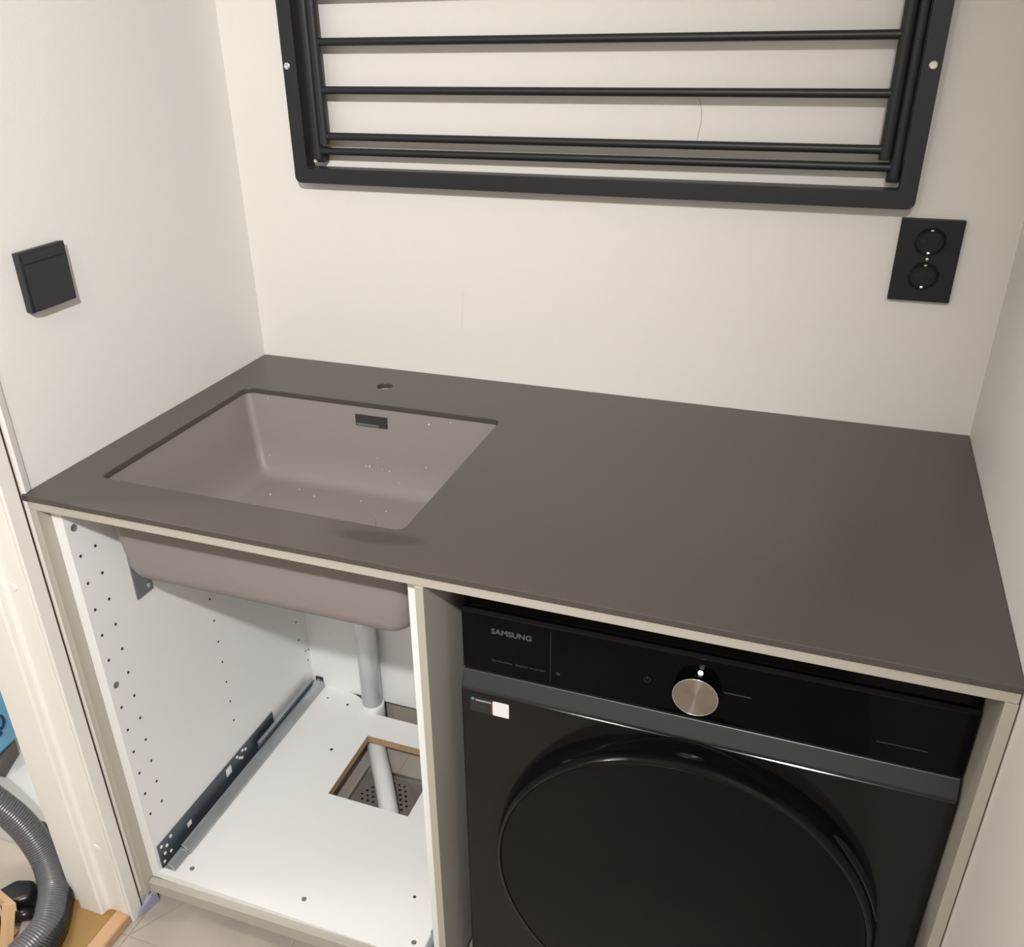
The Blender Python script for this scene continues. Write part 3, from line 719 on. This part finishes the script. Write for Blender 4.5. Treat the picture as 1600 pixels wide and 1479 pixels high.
# ------------------------------------------------------------------ hallway beyond the door
def corrugated(pts, r0, r1, pitch):
    P = catmull(pts, 40); out = [P[0]]; 
    acc = 0.0; step = pitch / 4
    for a, c in zip(P, P[1:]):
        d = (c - a).length
        while acc + d >= step:
            t = (step - acc) / d; a = a + (c - a) * t; out.append(a.copy()); d = (c - a).length; acc = 0.0
        acc += d
    rad = [(r0, r1, r1, r0)[i % 4] for i in range(len(out))]
    return out, rad
VH = thing('vacuum_hose', (-0.11, -0.76, FL), 'ribbed grey vacuum hose looping over the threshold in the doorway', 'hose')
P, Rr = corrugated([(-0.40, -0.74, 0.40), (-0.32, -0.695, 0.30), (-0.26, -0.671, 0.216), (-0.225, -0.662, 0.158), (-0.19, -0.669, 0.101), (-0.155, -0.694, 0.072), (-0.128, -0.728, 0.063), (-0.105, -0.770, 0.062), (-0.105, -0.83, 0.062), (-0.115, -0.90, 0.062), (-0.130, -1.00, 0.062)], 0.0275, 0.0262, 0.0052)
autosmooth(obj('hose', sweep(P, Rr, 28), M['hose'], VH), 80)
P, Rr = corrugated([(-0.255, -0.635, 0.11), (-0.235, -0.633, 0.115), (-0.205, -0.640, 0.100), (-0.165, -0.668, 0.066), (-0.140, -0.692, 0.055), (-0.118, -0.722, 0.054), (-0.085, -0.775, 0.054), (-0.075, -0.84, 0.054)], 0.020, 0.0190, 0.0052)
autosmooth(obj('hose', sweep(P, Rr, 24), M['body'], VH), 80)

VC = thing('vacuum_nozzle', (-0.22, -0.72, FL), 'black vacuum cleaner nozzle with a chrome tube behind the cardboard box', 'vacuum nozzle')
nb = prism([(-0.262, -0.738), (-0.245, -0.700), (-0.212, -0.690), (-0.192, -0.700), (-0.188, -0.726), (-0.206, -0.745), (-0.238, -0.752)], 'z', FL, FL + 0.045, 0.010, 4)
autosmooth(obj('nozzle_head', nb, M['blackplastic'], VC), 50)
obj('chrome_tube', sweep([(-0.185, -0.742, 0.0225), (-0.138, -0.709, 0.0225)], 0.0085, 18), M['chrome'], VC, smooth=True)
obj('tube_socket', sweep([(-0.212, -0.752, 0.027), (-0.175, -0.736, 0.028)], [0.014, 0.0115], 18), M['blackplastic'], VC, smooth=True)

CX = thing('cardboard_box', (-0.24, -0.80, FL), 'tan cardboard carton lying open at the lower left beside the hose', 'box')
A0, A1, A2, A3 = Vector((-0.235, -0.745, 0.088)), Vector((-0.171, -0.762, 0.092)), Vector((-0.158, -0.803, 0.028)), Vector((-0.215, -0.795, 0.015))
def strip(p, q, wv, tv):
    wv, tv = Vector(wv), Vector(tv)
    return hexa([p, q, q + wv, p + wv, p + tv, q + tv, q + wv + tv, p + wv + tv], 0.0006)
obj('rim', strip(A0, A1, (0.004, -0.006, -0.014), (-0.012, -0.008, 0.0)), M['card'], CX)
obj('rim', strip(A1, A2, (-0.015, 0.0, 0.0), (-0.008, -0.010, 0.0)), M['card'], CX)
obj('panel', hexa([(-0.235, -0.755, FL), (-0.184, -0.765, FL), (-0.184, -0.83, FL), (-0.36, -0.83, FL), (-0.235, -0.757, FL + .004), (-0.184, -0.767, FL + .004), (-0.184, -0.83, FL + .004), (-0.36, -0.83, FL + .004)]), M['card'], CX)
obj('panel', strip(A3, A2, (-0.01, -0.05, 0.0), (0.0, 0.0, -0.003)), M['card'], CX)
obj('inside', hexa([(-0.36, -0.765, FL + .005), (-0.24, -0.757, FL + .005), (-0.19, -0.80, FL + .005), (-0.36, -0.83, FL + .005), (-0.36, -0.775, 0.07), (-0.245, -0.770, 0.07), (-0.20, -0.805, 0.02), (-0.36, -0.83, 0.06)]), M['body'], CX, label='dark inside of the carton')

WB = thing('storage_box', (-0.6, -0.45, FL), 'low white storage box on the hallway floor under the blue bag', 'box')
obj('tray', box(-0.95, -0.155, -0.612, -0.22, FL, 0.090, 0.006, 3), M['boxwhite'], WB)
obj('lid', box(-0.955, -0.15, -0.617, -0.215, 0.090, 0.100, 0.003), M['boxwhite'], WB)
GC = hexa([(-0.427, -0.535, 0.1005), (-0.452, -0.470, 0.1005), (-0.72, -0.44, 0.1005), (-0.72, -0.535, 0.1005), (-0.432, -0.532, 0.138), (-0.456, -0.466, 0.138), (-0.72, -0.44, 0.138), (-0.72, -0.532, 0.138)], 0.002)
tag(obj('grey_carton', GC, M['carton'], None, base=(-0.57, -0.49, 0.1005)), 'flat dark grey carton between the white box and blue bag', 'carton')
BG = thing('blue_bag', (-0.57, -0.46, 0.1385), 'bright blue plastic bag with navy print seen past the door frame', 'bag')
gb = hexa([(-0.440, -0.545, 0.1395), (-0.452, -0.440, 0.1395), (-0.72, -0.42, 0.1395), (-0.72, -0.545, 0.1395), (-0.452, -0.535, 0.40), (-0.455, -0.40, 0.40), (-0.72, -0.40, 0.40), (-0.72, -0.53, 0.40)], 0.012)
bgm = obj('film', gb, M['bag'], BG); autosmooth(bgm, 60)
b = bmesh.new()
t1 = sweep([(-0.4405 + 0, -0.4985 + 0.012 * math.cos(a), 0.218 + 0.016 * math.sin(a)) for a in [2 * PI * i / 20 for i in range(21)]], 0.0032, 8)
t1 = sweep([(-0.4405, -0.503, 0.250), (-0.4405, -0.515, 0.236)], 0.003, 8, bm=t1)
t1 = sweep([(-0.4400, -0.500, 0.193), (-0.4390, -0.512, 0.192), (-0.4380, -0.525, 0.200), (-0.4380, -0.535, 0.212)], 0.0034, 8, bm=t1)
obj('print', t1, M['bagink'], BG, label='navy curved lettering')
